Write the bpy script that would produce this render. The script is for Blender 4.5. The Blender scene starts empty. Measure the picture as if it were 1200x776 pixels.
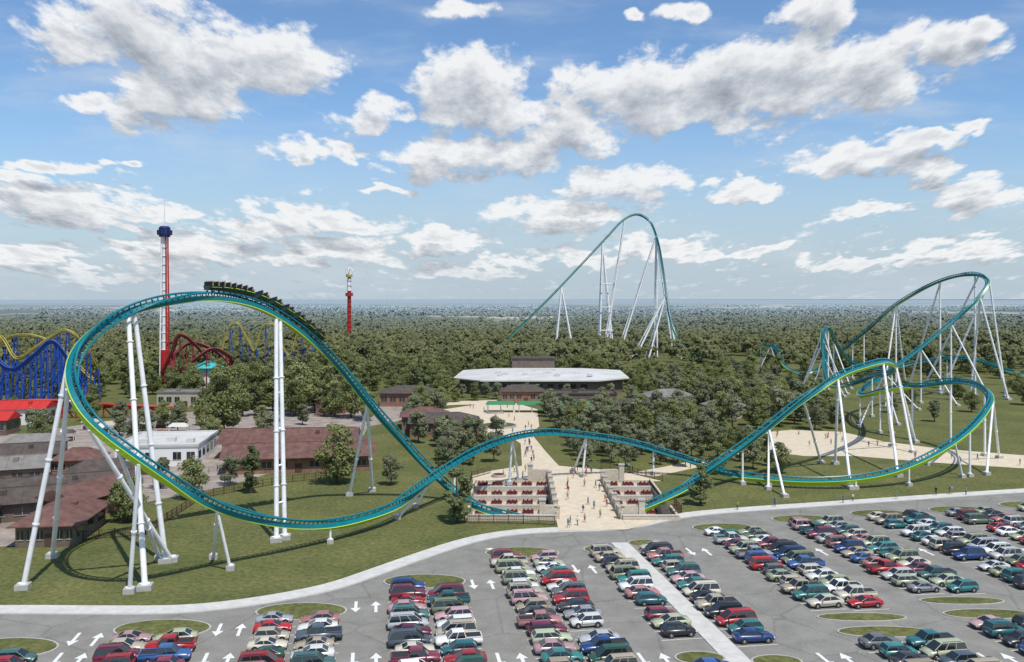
import bpy, math, random
import numpy as np
from mathutils import Vector, Matrix
R=random.Random(7)
SC=bpy.context.scene
COL=SC.collection
# ---------------------------------------------------------------- helpers
class MB:
    def __init__(s): s.v=[];s.f=[];s.m=[];s.sm=[]
    def add(s,vs,fs,m=0,smooth=False):
        o=len(s.v); s.v.extend([tuple(v) for v in vs])
        for f in fs: s.f.append([o+i for i in f]); s.m.append(m); s.sm.append(smooth)
    def box(s,c,sz,rot=0,m=0):
        cx,cy,cz=c;a,b,h=[q/2 for q in sz];C,S=math.cos(rot),math.sin(rot);vs=[]
        for z in(-h,h):
            for x,y in((-a,-b),(a,-b),(a,b),(-a,b)): vs.append((cx+x*C-y*S,cy+x*S+y*C,cz+z))
        s.add(vs,[(3,2,1,0),(4,5,6,7),(0,1,5,4),(1,2,6,5),(2,3,7,6),(3,0,4,7)],m)
    def prism(s,poly,z0,z1,m=0,ms=None):
        n=len(poly); vs=[(x,y,z0) for x,y in poly]+[(x,y,z1) for x,y in poly]
        s.add(vs,[list(range(n,2*n))],m)
        s.add(vs,[(i,(i+1)%n,n+(i+1)%n,n+i) for i in range(n)],m if ms is None else ms)
    def flat(s,poly,z,m=0): s.add([(x,y,z) for x,y in poly],[list(range(len(poly)))],m)
    def tube(s,p,q,r0,r1=None,n=8,m=0,cap=True):
        r1=r0 if r1 is None else r1; p=Vector(p);q=Vector(q);t=(q-p)
        if t.length<1e-5: return
        t.normalize(); a=t.orthogonal().normalized(); b=t.cross(a);vs=[]
        for c,r in((p,r0),(q,r1)):
            for i in range(n):
                an=2*math.pi*i/n; vs.append(c+a*math.cos(an)*r+b*math.sin(an)*r)
        s.add(vs,[(i,(i+1)%n,n+(i+1)%n,n+i) for i in range(n)],m,True)
        if cap: s.add(vs,[list(range(n))[::-1],list(range(n,2*n))],m)
    def pipe(s,pts,r,n=6,m=0):
        pts=[Vector(p) for p in pts];N=len(pts);vs=[];pa=None
        for i,c in enumerate(pts):
            t=(pts[min(i+1,N-1)]-pts[max(i-1,0)]).normalized()
            a=t.orthogonal() if pa is None else pa-t*pa.dot(t)
            a.normalize();pa=a;b=t.cross(a)
            for k in range(n):
                an=2*math.pi*k/n; vs.append(c+a*math.cos(an)*r+b*math.sin(an)*r)
        s.add(vs,[(i*n+k,i*n+(k+1)%n,(i+1)*n+(k+1)%n,(i+1)*n+k) for i in range(N-1) for k in range(n)],m,True)
    def mesh(s,name,mats):
        me=bpy.data.meshes.new(name); me.from_pydata(s.v,[],s.f)
        for mt in mats: me.materials.append(mt)
        me.polygons.foreach_set('material_index',s.m); me.polygons.foreach_set('use_smooth',s.sm)
        me.update(); return me
    def obj(s,name,mats,parent=None): return mkobj(name,s.mesh(name,mats),parent)
def mkobj(name,data,parent=None,loc=None,rz=0,sc=None):
    o=bpy.data.objects.new(name,data); COL.objects.link(o)
    if parent: o.parent=parent
    if loc is not None: o.location=loc
    if rz: o.rotation_euler=(0,0,rz)
    if sc is not None: o.scale=sc if hasattr(sc,'__len__') else (sc,sc,sc)
    return o
def empty(name,loc=(0,0,0),rz=0): return mkobj(name,None,None,loc,rz)
def nd(nt,t,**k):
    n=nt.nodes.new(t)
    for a,b in k.items(): setattr(n,a,b)
    return n
def mat(name,c,rough=.7,c2=None,scale=1.0,metal=0,detail=6,bump=0,spec=.3,lo=.35,hi=.65,objcol=False):
    m=bpy.data.materials.new(name); m.use_nodes=True; nt=m.node_tree; b=nt.nodes['Principled BSDF']
    b.inputs['Roughness'].default_value=rough; b.inputs['Metallic'].default_value=metal
    b.inputs['Specular IOR Level'].default_value=spec
    b.inputs['Base Color'].default_value=(*c,1)
    if objcol:
        oi=nd(nt,'ShaderNodeObjectInfo'); nt.links.new(oi.outputs['Color'],b.inputs['Base Color'])
    if c2 is not None:
        g=nd(nt,'ShaderNodeNewGeometry'); n=nd(nt,'ShaderNodeTexNoise'); n.inputs['Scale'].default_value=scale; n.inputs['Detail'].default_value=detail
        n.inputs['Roughness'].default_value=.65
        nt.links.new(g.outputs['Position'],n.inputs['Vector'])
        r=nd(nt,'ShaderNodeValToRGB'); r.color_ramp.elements[0].position=lo; r.color_ramp.elements[1].position=hi
        r.color_ramp.elements[0].color=(*c,1); r.color_ramp.elements[1].color=(*c2,1)
        nt.links.new(n.outputs['Fac'],r.inputs['Fac']); nt.links.new(r.outputs['Color'],b.inputs['Base Color'])
        if bump:
            bp=nd(nt,'ShaderNodeBump'); bp.inputs['Strength'].default_value=bump; bp.inputs['Distance'].default_value=.1
            nt.links.new(n.outputs['Fac'],bp.inputs['Height']); nt.links.new(bp.outputs['Normal'],b.inputs['Normal'])
    return m
# ---------------------------------------------------------------- materials
M_white=mat('support_white',(.78,.79,.8),.4,(.66,.67,.68),.6)
M_teal=mat('track_teal',(.0,.13,.16),.35,(.0,.165,.195),.8,spec=.5)
M_lime=mat('track_lime',(.40,.56,.04),.4)
M_conc=mat('concrete',(.42,.41,.38),.9,(.34,.33,.31),1.5)
M_walk=mat('sidewalk',(.56,.55,.51),.9,(.45,.44,.41),.7)
M_paint=mat('road_paint',(.74,.74,.72),.8,(.56,.56,.55),3)
M_tan=mat('tan_paving',(.60,.52,.39),.9,(.50,.42,.31),.5)
M_mid=mat('midway_paving',(.36,.31,.27),.9,(.21,.175,.15),.25)
M_stone=mat('stone_wall',(.56,.49,.39),.9,(.42,.36,.28),2.5,bump=.4)
M_redpl=mat('red_flowers',(.16,.012,.02),.9,(.05,.02,.012),5,bump=.6)
M_tyre=mat('tyre',(.02,.02,.02),.8); M_rim=mat('rim',(.45,.45,.46),.35,metal=.8)
M_glass=mat('car_glass',(.015,.02,.025),.08,spec=.8)
M_carp=mat('car_paint',(.5,.5,.5),.3,objcol=True,spec=.6)
M_lw=mat('headlamp',(.7,.7,.68),.2); M_lr=mat('tail_lamp',(.35,.01,.01),.3)
M_trim=mat('dark_trim',(.03,.03,.032),.6)
M_bark=mat('bark',(.09,.065,.045),.95,(.05,.035,.025),3)
M_brownroof=mat('brown_roof',(.10,.05,.042),.85,(.165,.09,.075),.6)
M_darkroof=mat('dark_roof',(.06,.048,.043),.85,(.10,.08,.07),.6)
M_greyroof=mat('grey_roof',(.15,.14,.13),.85,(.22,.21,.19),.5)
M_whiteroof=mat('white_roof',(.56,.56,.535),.7,(.44,.44,.42),.12)
M_redroof=mat('red_roof',(.45,.03,.025),.6)
M_brick=mat('brick_wall',(.20,.10,.075),.9,(.28,.16,.11),1.2)
M_cream=mat('cream_wall',(.45,.40,.32),.9,(.37,.33,.27),.8)
M_dwall=mat('dark_wall',(.12,.09,.075),.9,(.17,.135,.11),.8)
M_wwall=mat('white_wall',(.68,.68,.66),.8)
M_win=mat('window_glass',(.02,.03,.035),.1,spec=.8)
M_blue=mat('blue_steel',(.015,.06,.30),.5); M_yel=mat('yellow_steel',(.40,.32,.06),.5)
M_red=mat('red_steel',(.36,.025,.02),.45); M_dred=mat('dark_red_steel',(.18,.025,.03),.5)
M_tealroof=mat('teal_roof',(.05,.38,.36),.6); M_green=mat('green_canopy',(.03,.16,.07),.8,(.05,.22,.09),2)
M_navy=mat('navy_paint',(.015,.03,.13),.5); M_fence=mat('brown_fence',(.09,.05,.035),.8)
M_seat=mat('seat_black',(.015,.016,.017),.6); M_body=mat('train_body',(.02,.045,.035),.35)
# grass
def grass_mat():
    m=bpy.data.materials.new('grass_ground'); m.use_nodes=True; nt=m.node_tree;L=nt.links.new; b=nt.nodes['Principled BSDF']; b.inputs['Roughness'].default_value=.95; b.inputs['Specular IOR Level'].default_value=.1
    g=nd(nt,'ShaderNodeNewGeometry')
    def noise(s,d=5,vec=None):
        n=nd(nt,'ShaderNodeTexNoise'); n.inputs['Scale'].default_value=s; n.inputs['Detail'].default_value=d; n.inputs['Roughness'].default_value=.7; L(vec or g.outputs['Position'],n.inputs['Vector']); return n
    def ramp(n,a,b_,lo,hi):
        r=nd(nt,'ShaderNodeValToRGB'); r.color_ramp.elements[0].position=lo; r.color_ramp.elements[1].position=hi
        r.color_ramp.elements[0].color=(*a,1); r.color_ramp.elements[1].color=(*b_,1); L(n.outputs['Fac'],r.inputs['Fac']); return r
    r1=ramp(noise(1.3,9),(.055,.066,.022),(.175,.185,.078),.30,.70)
    r2=ramp(noise(.07,5),(.64,.72,.62),(1.25,1.12,1.02),.3,.7)
    mx=nd(nt,'ShaderNodeMix',data_type='RGBA',blend_type='MULTIPLY'); mx.inputs[0].default_value=1
    L(r1.outputs['Color'],mx.inputs[6]); L(r2.outputs['Color'],mx.inputs[7])
    fs=nd(nt,'ShaderNodeVectorMath',operation='MULTIPLY'); L(g.outputs['Position'],fs.inputs[0]); fs.inputs[1].default_value=(1,.7,0)
    r3=ramp(noise(.0012,5,fs.outputs[0]),(.06,.075,.045),(.46,.44,.33),.48,.56)
    sep=nd(nt,'ShaderNodeSeparateXYZ'); L(g.outputs['Position'],sep.inputs[0])
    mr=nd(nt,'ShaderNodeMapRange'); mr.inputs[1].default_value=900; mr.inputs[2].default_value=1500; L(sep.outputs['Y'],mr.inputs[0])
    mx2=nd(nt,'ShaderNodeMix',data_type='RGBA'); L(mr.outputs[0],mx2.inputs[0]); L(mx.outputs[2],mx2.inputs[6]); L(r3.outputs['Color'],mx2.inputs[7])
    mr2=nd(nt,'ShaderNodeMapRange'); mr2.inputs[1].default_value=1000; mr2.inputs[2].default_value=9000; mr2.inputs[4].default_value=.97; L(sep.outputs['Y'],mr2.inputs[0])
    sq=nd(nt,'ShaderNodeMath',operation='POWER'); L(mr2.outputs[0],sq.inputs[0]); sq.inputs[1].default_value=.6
    mx3=nd(nt,'ShaderNodeMix',data_type='RGBA'); L(sq.outputs[0],mx3.inputs[0]); L(mx2.outputs[2],mx3.inputs[6]); mx3.inputs[7].default_value=(.25,.31,.345,1)  # aerial haze painted into the ground colour, stronger with distance along Y
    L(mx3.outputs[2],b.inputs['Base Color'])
    return m
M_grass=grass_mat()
def asphalt_mat():
    m=mat('asphalt',(.185,.178,.16),.9,(.265,.257,.232),.25,lo=.3,hi=.7); nt=m.node_tree; b=nt.nodes['Principled BSDF']; L=nt.links.new
    src=b.inputs['Base Color'].links[0].from_socket
    g=nd(nt,'ShaderNodeNewGeometry'); n=nd(nt,'ShaderNodeTexNoise'); n.inputs['Scale'].default_value=5; n.inputs['Detail'].default_value=8; n.inputs['Roughness'].default_value=.7; L(g.outputs['Position'],n.inputs['Vector'])
    r=nd(nt,'ShaderNodeValToRGB'); r.color_ramp.elements[0].position=.28; r.color_ramp.elements[1].position=.7; r.color_ramp.elements[0].color=(.72,.72,.72,1); r.color_ramp.elements[1].color=(1.14,1.14,1.12,1); L(n.outputs['Fac'],r.inputs['Fac'])
    mx=nd(nt,'ShaderNodeMix',data_type='RGBA',blend_type='MULTIPLY'); mx.inputs[0].default_value=1; L(src,mx.inputs[6]); L(r.outputs['Color'],mx.inputs[7])
    v=nd(nt,'ShaderNodeTexVoronoi',feature='DISTANCE_TO_EDGE'); v.inputs['Scale'].default_value=.09; 
    wv=nd(nt,'ShaderNodeVectorMath',operation='MULTIPLY_ADD'); L(n.outputs['Color'],wv.inputs[0]); wv.inputs[1].default_value=(1.5,1.5,0); L(g.outputs['Position'],wv.inputs[2]); L(wv.outputs[0],v.inputs['Vector'])
    r2=nd(nt,'ShaderNodeValToRGB'); r2.color_ramp.elements[0].position=0; r2.color_ramp.elements[1].position=.014; r2.color_ramp.elements[0].color=(.7,.7,.7,1); L(v.outputs['Distance'],r2.inputs['Fac'])
    m2=nd(nt,'ShaderNodeMix',data_type='RGBA',blend_type='MULTIPLY'); m2.inputs[0].default_value=1; L(mx.outputs[2],m2.inputs[6]); L(r2.outputs['Color'],m2.inputs[7]); L(m2.outputs[2],b.inputs['Base Color']); return m
M_asph=asphalt_mat()
M_oil=mat('stained_asphalt',(.13,.125,.115),.8,(.22,.215,.195),1.1)
def leaf_mat(name,a,b_,start=900,tr=.25):
    m=bpy.data.materials.new(name); m.use_nodes=True; nt=m.node_tree;L=nt.links.new; b=nt.nodes['Principled BSDF']; b.inputs['Roughness'].default_value=.7; b.inputs['Specular IOR Level'].default_value=.15
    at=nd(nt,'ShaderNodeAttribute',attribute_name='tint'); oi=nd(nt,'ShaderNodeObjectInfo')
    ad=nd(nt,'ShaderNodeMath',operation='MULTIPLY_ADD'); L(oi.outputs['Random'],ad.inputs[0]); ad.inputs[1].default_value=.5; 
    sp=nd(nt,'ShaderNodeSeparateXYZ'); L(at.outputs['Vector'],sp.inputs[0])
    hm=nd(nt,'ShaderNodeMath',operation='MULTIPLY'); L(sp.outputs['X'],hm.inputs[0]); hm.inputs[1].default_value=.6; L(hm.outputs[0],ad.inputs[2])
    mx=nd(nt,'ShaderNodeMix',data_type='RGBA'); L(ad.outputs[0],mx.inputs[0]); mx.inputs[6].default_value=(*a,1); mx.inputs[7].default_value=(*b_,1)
    out=mx.outputs[2]
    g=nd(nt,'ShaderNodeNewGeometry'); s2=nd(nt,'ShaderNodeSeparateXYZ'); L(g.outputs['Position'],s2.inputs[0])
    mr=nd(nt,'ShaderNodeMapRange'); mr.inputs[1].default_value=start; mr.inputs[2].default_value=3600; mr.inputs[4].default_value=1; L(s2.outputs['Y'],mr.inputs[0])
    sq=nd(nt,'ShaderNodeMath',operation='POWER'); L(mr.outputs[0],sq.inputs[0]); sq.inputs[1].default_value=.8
    mh=nd(nt,'ShaderNodeMix',data_type='RGBA'); L(sq.outputs[0],mh.inputs[0]); L(out,mh.inputs[6]); mh.inputs[7].default_value=(.36,.45,.50,1)  # far foliage: blue-grey air haze mixed into the leaf colour by world Y
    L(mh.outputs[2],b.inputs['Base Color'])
    if tr:
        tl=nd(nt,'ShaderNodeBsdfTranslucent'); L(mh.outputs[2],tl.inputs['Color']); ms=nd(nt,'ShaderNodeMixShader'); ms.inputs[0].default_value=tr
        L(b.outputs[0],ms.inputs[1]); L(tl.outputs[0],ms.inputs[2]); L(ms.outputs[0],nt.nodes['Material Output'].inputs['Surface'])
    return m
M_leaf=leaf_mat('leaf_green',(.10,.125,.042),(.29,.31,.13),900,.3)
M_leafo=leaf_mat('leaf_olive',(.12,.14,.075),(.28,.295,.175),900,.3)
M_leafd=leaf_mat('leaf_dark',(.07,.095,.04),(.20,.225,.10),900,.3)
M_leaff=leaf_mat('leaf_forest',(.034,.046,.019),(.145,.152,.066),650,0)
# ---------------------------------------------------------------- ground
g=MB()
xs=[-60000,-8000,-1500,-300,-8,8,20,30,300,1500,8000,60000]; ys=[-3000,0,160,194,600,2500,9000,60000]
for i in range(len(xs)-1):
    for j in range(len(ys)-1):
        if ys[j]==160 and xs[i] in(-8,20): continue
        g.flat([(xs[i],ys[j]),(xs[i+1],ys[j]),(xs[i+1],ys[j+1]),(xs[i],ys[j+1])],0)
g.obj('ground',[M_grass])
curb=[(-300,112),(-140,111.5),(-80.6,111.7),(-65,112.6),(-54,112.3),(-43.2,112.3),(-36.3,114.2),(-29.5,117.7),(-23.5,122.2),(-18.6,129.1),(-13.2,136.7),(-7,144.8),(-1.4,149.4),(5.8,151.7),(19.9,152.8),(31.3,162.3),(45,166.9),(66.4,172.4),(105.7,183.1),(148,192.4),(300,228)]
def smooth(pl,it=2):
    for _ in range(it):
        o=[pl[0]]
        for a,b in zip(pl[:-1],pl[1:]): o+=[(a[0]*.75+b[0]*.25,a[1]*.75+b[1]*.25),(a[0]*.25+b[0]*.75,a[1]*.25+b[1]*.75)]
        o.append(pl[-1]); pl=o
    return pl
cs=smooth(curb)
p=MB(); 
for a,b in zip(cs[:-1],cs[1:]): p.flat([(a[0],20),(b[0],20),b,a],.03)
p.obj('parking_lot',[M_asph])
def strip(mb,pl,w0,w1,z0,z1,m=0):
    pts=[Vector((*q,0)) for q in pl]; A=[];B=[]
    for i,q in enumerate(pts):
        t=(pts[min(i+1,len(pts)-1)]-pts[max(i-1,0)]).normalized(); n=Vector((-t.y,t.x,0)); A.append(q+n*w0);B.append(q+n*w1)
    for i in range(len(pts)-1):
        mb.prism([(A[i].x,A[i].y),(A[i+1].x,A[i+1].y),(B[i+1].x,B[i+1].y),(B[i].x,B[i].y)],z0,z1,m)
s=MB(); strip(s,cs,.0,2.9,-.02,.13); s.obj('sidewalk',[M_walk])
s=MB(); strip(s,cs,-.35,-.003,-.02,.10); s.obj('kerb',[M_conc])
s=MB()
s.flat([(8,152.3),(20,153),(20,160),(8,160)],.16)
s.flat([(20.05,153.1),(23,156),(26.5,159.5),(20.05,159.5)],.16)
s.flat([(-8.5,194),(33,194),(27,203),(20,207.8),(11.2,212),(8.9,231),(5.6,263),(8.5,277),(9.2,320),(3.2,335),(-12.9,335),(-24.6,320),(-22,287),(-14,263),(-.5,256.5),(2.4,244.5),(2.4,212),(-5,205.7),(-9,200)],.04)
s.obj('plaza_paving',[M_tan])
s=MB(); s.flat([(63.5,244.5),(70,262),(85,270),(99,266),(104,248),(114,236),(129.7,226.6),(164,215),(260,202),(260,188),(153.8,199.8),(121,208.5),(103,216),(87.4,225),(74.3,225),(64.5,233.8)],.04); s.flat([(165,275),(176,290),(220,285),(215,262),(180,264)],.04); s.flat([(27,203),(40,214),(63.5,240),(65.5,234.8),(44,210),(32,199)],.035)
s.flat([(-30,330),(-22,345),(-6,350),(10,345),(48,330),(60,300),(54,298),(44,322),(5,336),(-20,334)],.03); s.obj('footpath',[M_tan])
s=MB(); s.flat([(-200,141),(-89.5,141),(-80,143.3),(-78.4,166),(-63,184.7),(-57,197.9),(-42,244.5),(-45,277),(-30,300),(-30,330),(-64.6,345),(-95,330),(-128.6,297),(-145,262),(-200,252)],.045); s.obj('midway_paving',[M_mid])
# parking grid
cx=lambda x0,y: x0+(134-y)*.155
ANG=math.atan(.155)
cols=[(-65.6,98,60,None),(-60,98,60,None),(-49.2,104,60,None),(-43.7,104,60,None),(-32.9,110,60,None),(-27.4,110,60,None),(-16.5,122,60,None),(-11,122,60,None),(-.4,136,60,None),(5.2,136,60,None),(15.3,138.5,60,(97,102)),(23.4,142,60,(96,101)),(37.5,151,60,(105,112)),(43,151,60,(105,112)),(54,157,60,(111,118)),(59.5,157,60,(111,118)),(70.4,161,60,(115,121)),(76,161,60,(115,121)),(86.8,164,60,(119,124)),(92.3,165,60,(119,124)),(103,168,60,(123,129)),(108.6,169,60,(123,129)),(119.5,173,60,None),(125,174,60,None)]
def ell(cx_,cy_,a,b,rot,n=28):
    o=[]
    for i in range(n):
        t=2*math.pi*i/n; x=a*math.cos(t); y=b*math.sin(t)
        o.append((cx_+x*math.cos(rot)-y*math.sin(rot),cy_+x*math.sin(rot)+y*math.cos(rot)))
    return o
isl=MB()
def island(x,y,a,b):
    isl.prism(ell(x,y,a+.25,b+.25,-0.0),0.0,.14,1); isl.flat(ell(x,y,a,b,0),.16,0)
for k in range(0,len(cols)-1):
    x0,n,sN,gap=cols[k]
    if 15<x0<25: island(cx(x0,n+2.8),n+2.6,2.6,2.0); 
    elif x0 in(-65.6,-49.2,-32.9,-16.5,-.4,37.5,54,70.4,86.8,103,119.5): island(cx(x0+2.75,n+3),n+3.2,5.6,2.9)
    if gap and x0 in (37.5,54,70.4,86.8,103): 
        island(cx(x0+2.75,gap[0]+1),gap[0]+1.2,5.4,1.6); island(cx(x0+2.75,gap[1]-1),gap[1]-.9,5.4,1.3)
    if gap and 15<x0<25: island(cx(x0,gap[0]+1),gap[0]+1.5,2.6,1.6)
isl.obj('planted_island',[M_grass,M_conc])
s=MB(); s.prism([(cx(17.9,145),145),(cx(17.9,60),60),(cx(20.7,60),60),(cx(20.7,145),145)],0,.12); s.obj('concrete_walkway',[M_walk])
# ---------------------------------------------------------------- cars
def car_mesh(kind):
    b=MB()
    if kind=='sedan': L=4.7;W=.9;st=[(-2.35,.76,.45,.82),(-2.25,.85,.3,.97),(-1.6,.9,.25,1.0),(0,.9,.24,.97),(1.0,.9,.24,.95),(1.95,.87,.27,.83),(2.25,.8,.32,.72),(2.35,.7,.4,.6)];cab=(-1.8,1.1,-1.05,.25,.97,1.42)
    elif kind=='coupe': L=4.4;W=.88;st=[(-2.2,.74,.45,.78),(-2.1,.84,.3,.9),(-1.5,.88,.25,.95),(0,.88,.24,.9),(.8,.88,.24,.88),(1.8,.85,.27,.76),(2.1,.78,.32,.66),(2.2,.68,.4,.56)];cab=(-1.6,.95,-.8,.1,.9,1.28)
    elif kind=='hatch': L=4.0;W=.86;st=[(-2.0,.78,.4,.9),(-1.9,.84,.28,.97),(0,.86,.24,.95),(.9,.86,.24,.93),(1.7,.83,.27,.82),(1.93,.77,.32,.72),(2.0,.68,.4,.6)];cab=(-1.95,1.05,-1.55,.3,.95,1.46)
    elif kind=='wagon': L=4.7;W=.9;st=[(-2.35,.8,.42,.9),(-2.27,.87,.3,.98),(0,.9,.25,.97),(1.0,.9,.25,.95),(1.95,.87,.27,.83),(2.25,.8,.32,.72),(2.35,.7,.4,.6)];cab=(-2.25,1.1,-1.85,.3,.97,1.46)
    elif kind=='suv': L=4.7;W=.94;st=[(-2.35,.84,.5,1.0),(-2.28,.91,.36,1.1),(0,.94,.33,1.1),(1.1,.94,.33,1.08),(2.05,.91,.36,1.0),(2.28,.86,.4,.88),(2.35,.76,.5,.75)];cab=(-2.25,1.2,-2.0,.45,1.09,1.76)
    elif kind=='minivan': L=4.9;W=.95;st=[(-2.45,.86,.45,.95),(-2.38,.93,.3,1.04),(0,.95,.28,1.04),(1.3,.95,.28,1.0),(2.1,.9,.3,.85),(2.38,.82,.36,.72),(2.45,.72,.42,.62)];cab=(-2.35,1.7,-2.05,.75,1.03,1.74)
    else: L=5.4;W=.95;st=[(-2.7,.88,.55,1.0),(-2.65,.94,.45,1.1),(0,.95,.4,1.1),(1.3,.95,.4,1.1),(2.4,.93,.42,1.03),(2.65,.88,.48,.92),(2.7,.8,.55,.8)];cab=(-.75,1.45,-.55,.75,1.1,1.78)
    vs=[]
    for x,w,zb,zt in st:
        zm=zb+(zt-zb)*.55
        vs+=[(x,-w*.88,zb),(x,-w,zb+.12),(x,-w,zm),(x,-w*.92,zt),(x,0,zt+.04),(x,w*.92,zt),(x,w,zm),(x,w,zb+.12),(x,w*.88,zb)]
    n=9;N=len(st)
    b.add(vs,[(i*n+k,i*n+(k+1)%n,(i+1)*n+(k+1)%n,(i+1)*n+k) for i in range(N-1) for k in range(n)],0,True)
    b.add(vs,[list(range(n))[::-1],[(N-1)*n+k for k in range(n)]],0)
    x0,x3,x1,x2,zb,zt=cab; wb=W*.9;wt=W*.72
    B=[(x0,-wb,zb-.02),(x3,-wb,zb-.02),(x3,wb,zb-.02),(x0,wb,zb-.02)];T=[(x1,-wt,zt),(x2,-wt,zt),(x2,wt,zt),(x1,wt,zt)]
    b.add(B+T,[(0,1,5,4),(1,2,6,5),(2,3,7,6),(3,0,4,7)],1)
    e=.03; rr=[(x1-e,-wt-e,zt),(x2+e,-wt-e,zt),(x2+e,wt+e,zt),(x1-e,wt+e,zt)]; r2=[(x1+.1,-wt+.1,zt+.06),(x2-.1,-wt+.1,zt+.06),(x2-.1,wt-.1,zt+.06),(x1+.1,wt-.1,zt+.06)]
    b.add(rr+r2,[(0,1,5,4),(1,2,6,5),(2,3,7,6),(3,0,4,7),(4,5,6,7)],0,True)
    for sy in(-1,1):
        for xb,xt in((x0,x1),(x3,x2)): b.tube((xb,sy*wb,zb),(xt,sy*wt,zt),.055,.05,4,0)
        mids=[.5] if x3-x0<3.2 else [.36,.68]
        for q in mids: b.tube((x0+(x3-x0)*q,sy*(wb+.005),zb),(x1+(x2-x1)*q,sy*(wt+.005),zt),.05,.045,4,0)
        for wx in(-L*.30,L*.31):
            r=.38 if kind in('suv','pickup') else .33
            b.tube((wx,sy*(W-.2),r),(wx,sy*(W+.02),r),r,r,14,2); b.tube((wx,sy*(W+.0),r),(wx,sy*(W+.035),r),r*.58,r*.5,10,3)
            b.tube((wx,sy*(W-.25),r+.03),(wx,sy*(W+.008),r+.03),r+.07,r+.07,14,6)
        xf=st[-2][0]; b.box((xf-.01,sy*st[-2][1]*.78,st[-2][3]-.1),(.16,.34,.14),0,4)
        b.box((st[0][0]+.05,sy*st[0][1]*.86,st[0][3]-.12),(.12,.22,.2),0,5)
        b.box((x3-.35,sy*(W+.08),zb+.06),(.12,.18,.12),0,0)
        b.box((0,sy*(W+.005),st[2][2]+.32),(L*.42,.02,.05),0,6)
    b.box((st[-1][0]-.02,0,.42),(.08,1.1,.16),0,6); b.box((st[0][0]+.02,0,.42),(.08,1.2,.14),0,6); b.box((st[0][0]-.01,0,.68),(.04,.5,.13),0,4)
    if kind=='pickup':
        b.box((-1.7,0,1.135),(1.75,1.5,.06),0,6)
        for sy in(-1,1): b.box((-1.72,sy*.83,1.15),(1.85,.14,.12),0,0)
        b.box((-2.6,0,1.15),(.1,1.7,.12),0,0)
    if kind in('suv','minivan'):
        for sy in(-1,1): b.tube((x1+.3,sy*.6,zt+.1),(x2-.2,sy*.6,zt+.1),.025,.025,4,6)
    return b.mesh('car_'+kind,[M_carp,M_glass,M_tyre,M_rim,M_lw,M_lr,M_trim])
kinds=['sedan','sedan','coupe','hatch','wagon','suv','suv','minivan','pickup']
CM={k:car_mesh(k) for k in sorted(set(kinds))}
pal=[(.36,.015,.018),(.30,.02,.025),(.62,.62,.6),(.68,.68,.65),(.52,.52,.5),(.35,.36,.37),(.42,.43,.43),(.25,.26,.27),(.02,.02,.022),(.035,.037,.04),(.02,.13,.13),(.03,.17,.16),(.02,.11,.12),(.015,.05,.17),(.03,.09,.25),(.32,.27,.19),(.42,.37,.28),(.48,.44,.35),(.02,.08,.05),(.13,.17,.1),(.12,.02,.04),(.18,.03,.05),(.33,.15,.14),(.42,.26,.27),(.1,.11,.12),(.06,.08,.1),(.25,.28,.16),(.33,.36,.24),(.05,.12,.11)]
mk=MB(); oil=MB(); RC=random.Random(21)
for ci,(x0,yN,yS,gap) in enumerate(cols):
    y=yN-1.0; last=[]
    while y>max(yS,82):
        ok=not(gap and gap[0]-1.2<y<gap[1]+1.2)
        x=cx(x0,y)
        if ok:
            mk.box((x+ .155*1.35,y-1.35,.042),(5.0,.1,.008),ANG)
            if RC.random()<.8: oil.flat(ell(x+RC.uniform(-.8,.8),y+RC.uniform(-.2,.2),RC.uniform(.8,1.8),RC.uniform(.4,.8),ANG+RC.uniform(-.3,.3),9),.034)
            vis=abs(x)<y*.66+8
            if vis and RC.random()<.955:
                k=RC.choice(kinds); o=mkobj('parked_car',CM[k],None,(x+RC.uniform(-.3,.3),y+RC.uniform(-.12,.12),.03),ANG+(math.pi if RC.random()<(.8 if ci%2 else .25) else 0)+RC.uniform(-.035,.035))
                c=RC.choice(pal)
                while any(abs(c[0]-d[0])+abs(c[1]-d[1])+abs(c[2]-d[2])<.12 for d in last[-1:]): c=RC.choice(pal)
                last.append(c); q=RC.uniform(.8,1.2); o.color=(c[0]*q,c[1]*q,c[2]*q,1)
        y-=2.68
mk.obj('stall_lines',[M_paint]); oil.obj('oil_stains',[M_oil])
ar=MB()
def arrow(x,y,up):
    def tr(px,py): 
        py=py*up*1.2; px=px*up*1.25
        return (x+px*math.cos(ANG)+py*math.sin(-ANG),y+px*math.sin(ANG)+py*math.cos(ANG))
    ar.flat([tr(-.16,-1.7),tr(.16,-1.7),tr(.16,.4),tr(-.16,.4)],.045); ar.flat([tr(-.55,.4),tr(.55,.4),tr(0,1.7)],.045)
for x0 in(-54.7,-38.3,-21.9,-5.7,10.2,30.4,48.5,65,81.4):
    for y in ((104 if x0<-50 else 107 if x0<-30 else 115 if x0<-15 else 124 if x0<0 else 131 if x0<20 else 140),98):
        arrow(cx(x0-1.3,y),y,-1); arrow(cx(x0+1.3,y),y,1)
for sx_ in(-.9,.9): ar.flat([(-1.5+sx_*1.9,141.3),(-1.5+sx_*1.9,141.7),(-1.5+sx_*.3,141.7),(-1.5+sx_*.3,141.3)],.045); ar.flat([(-1.5+sx_*1.9,140.8),(-1.5+sx_*1.9,142.2),(-1.5+sx_*3.2,141.5)],.045)
ar.obj('road_arrows',[M_paint])
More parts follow.
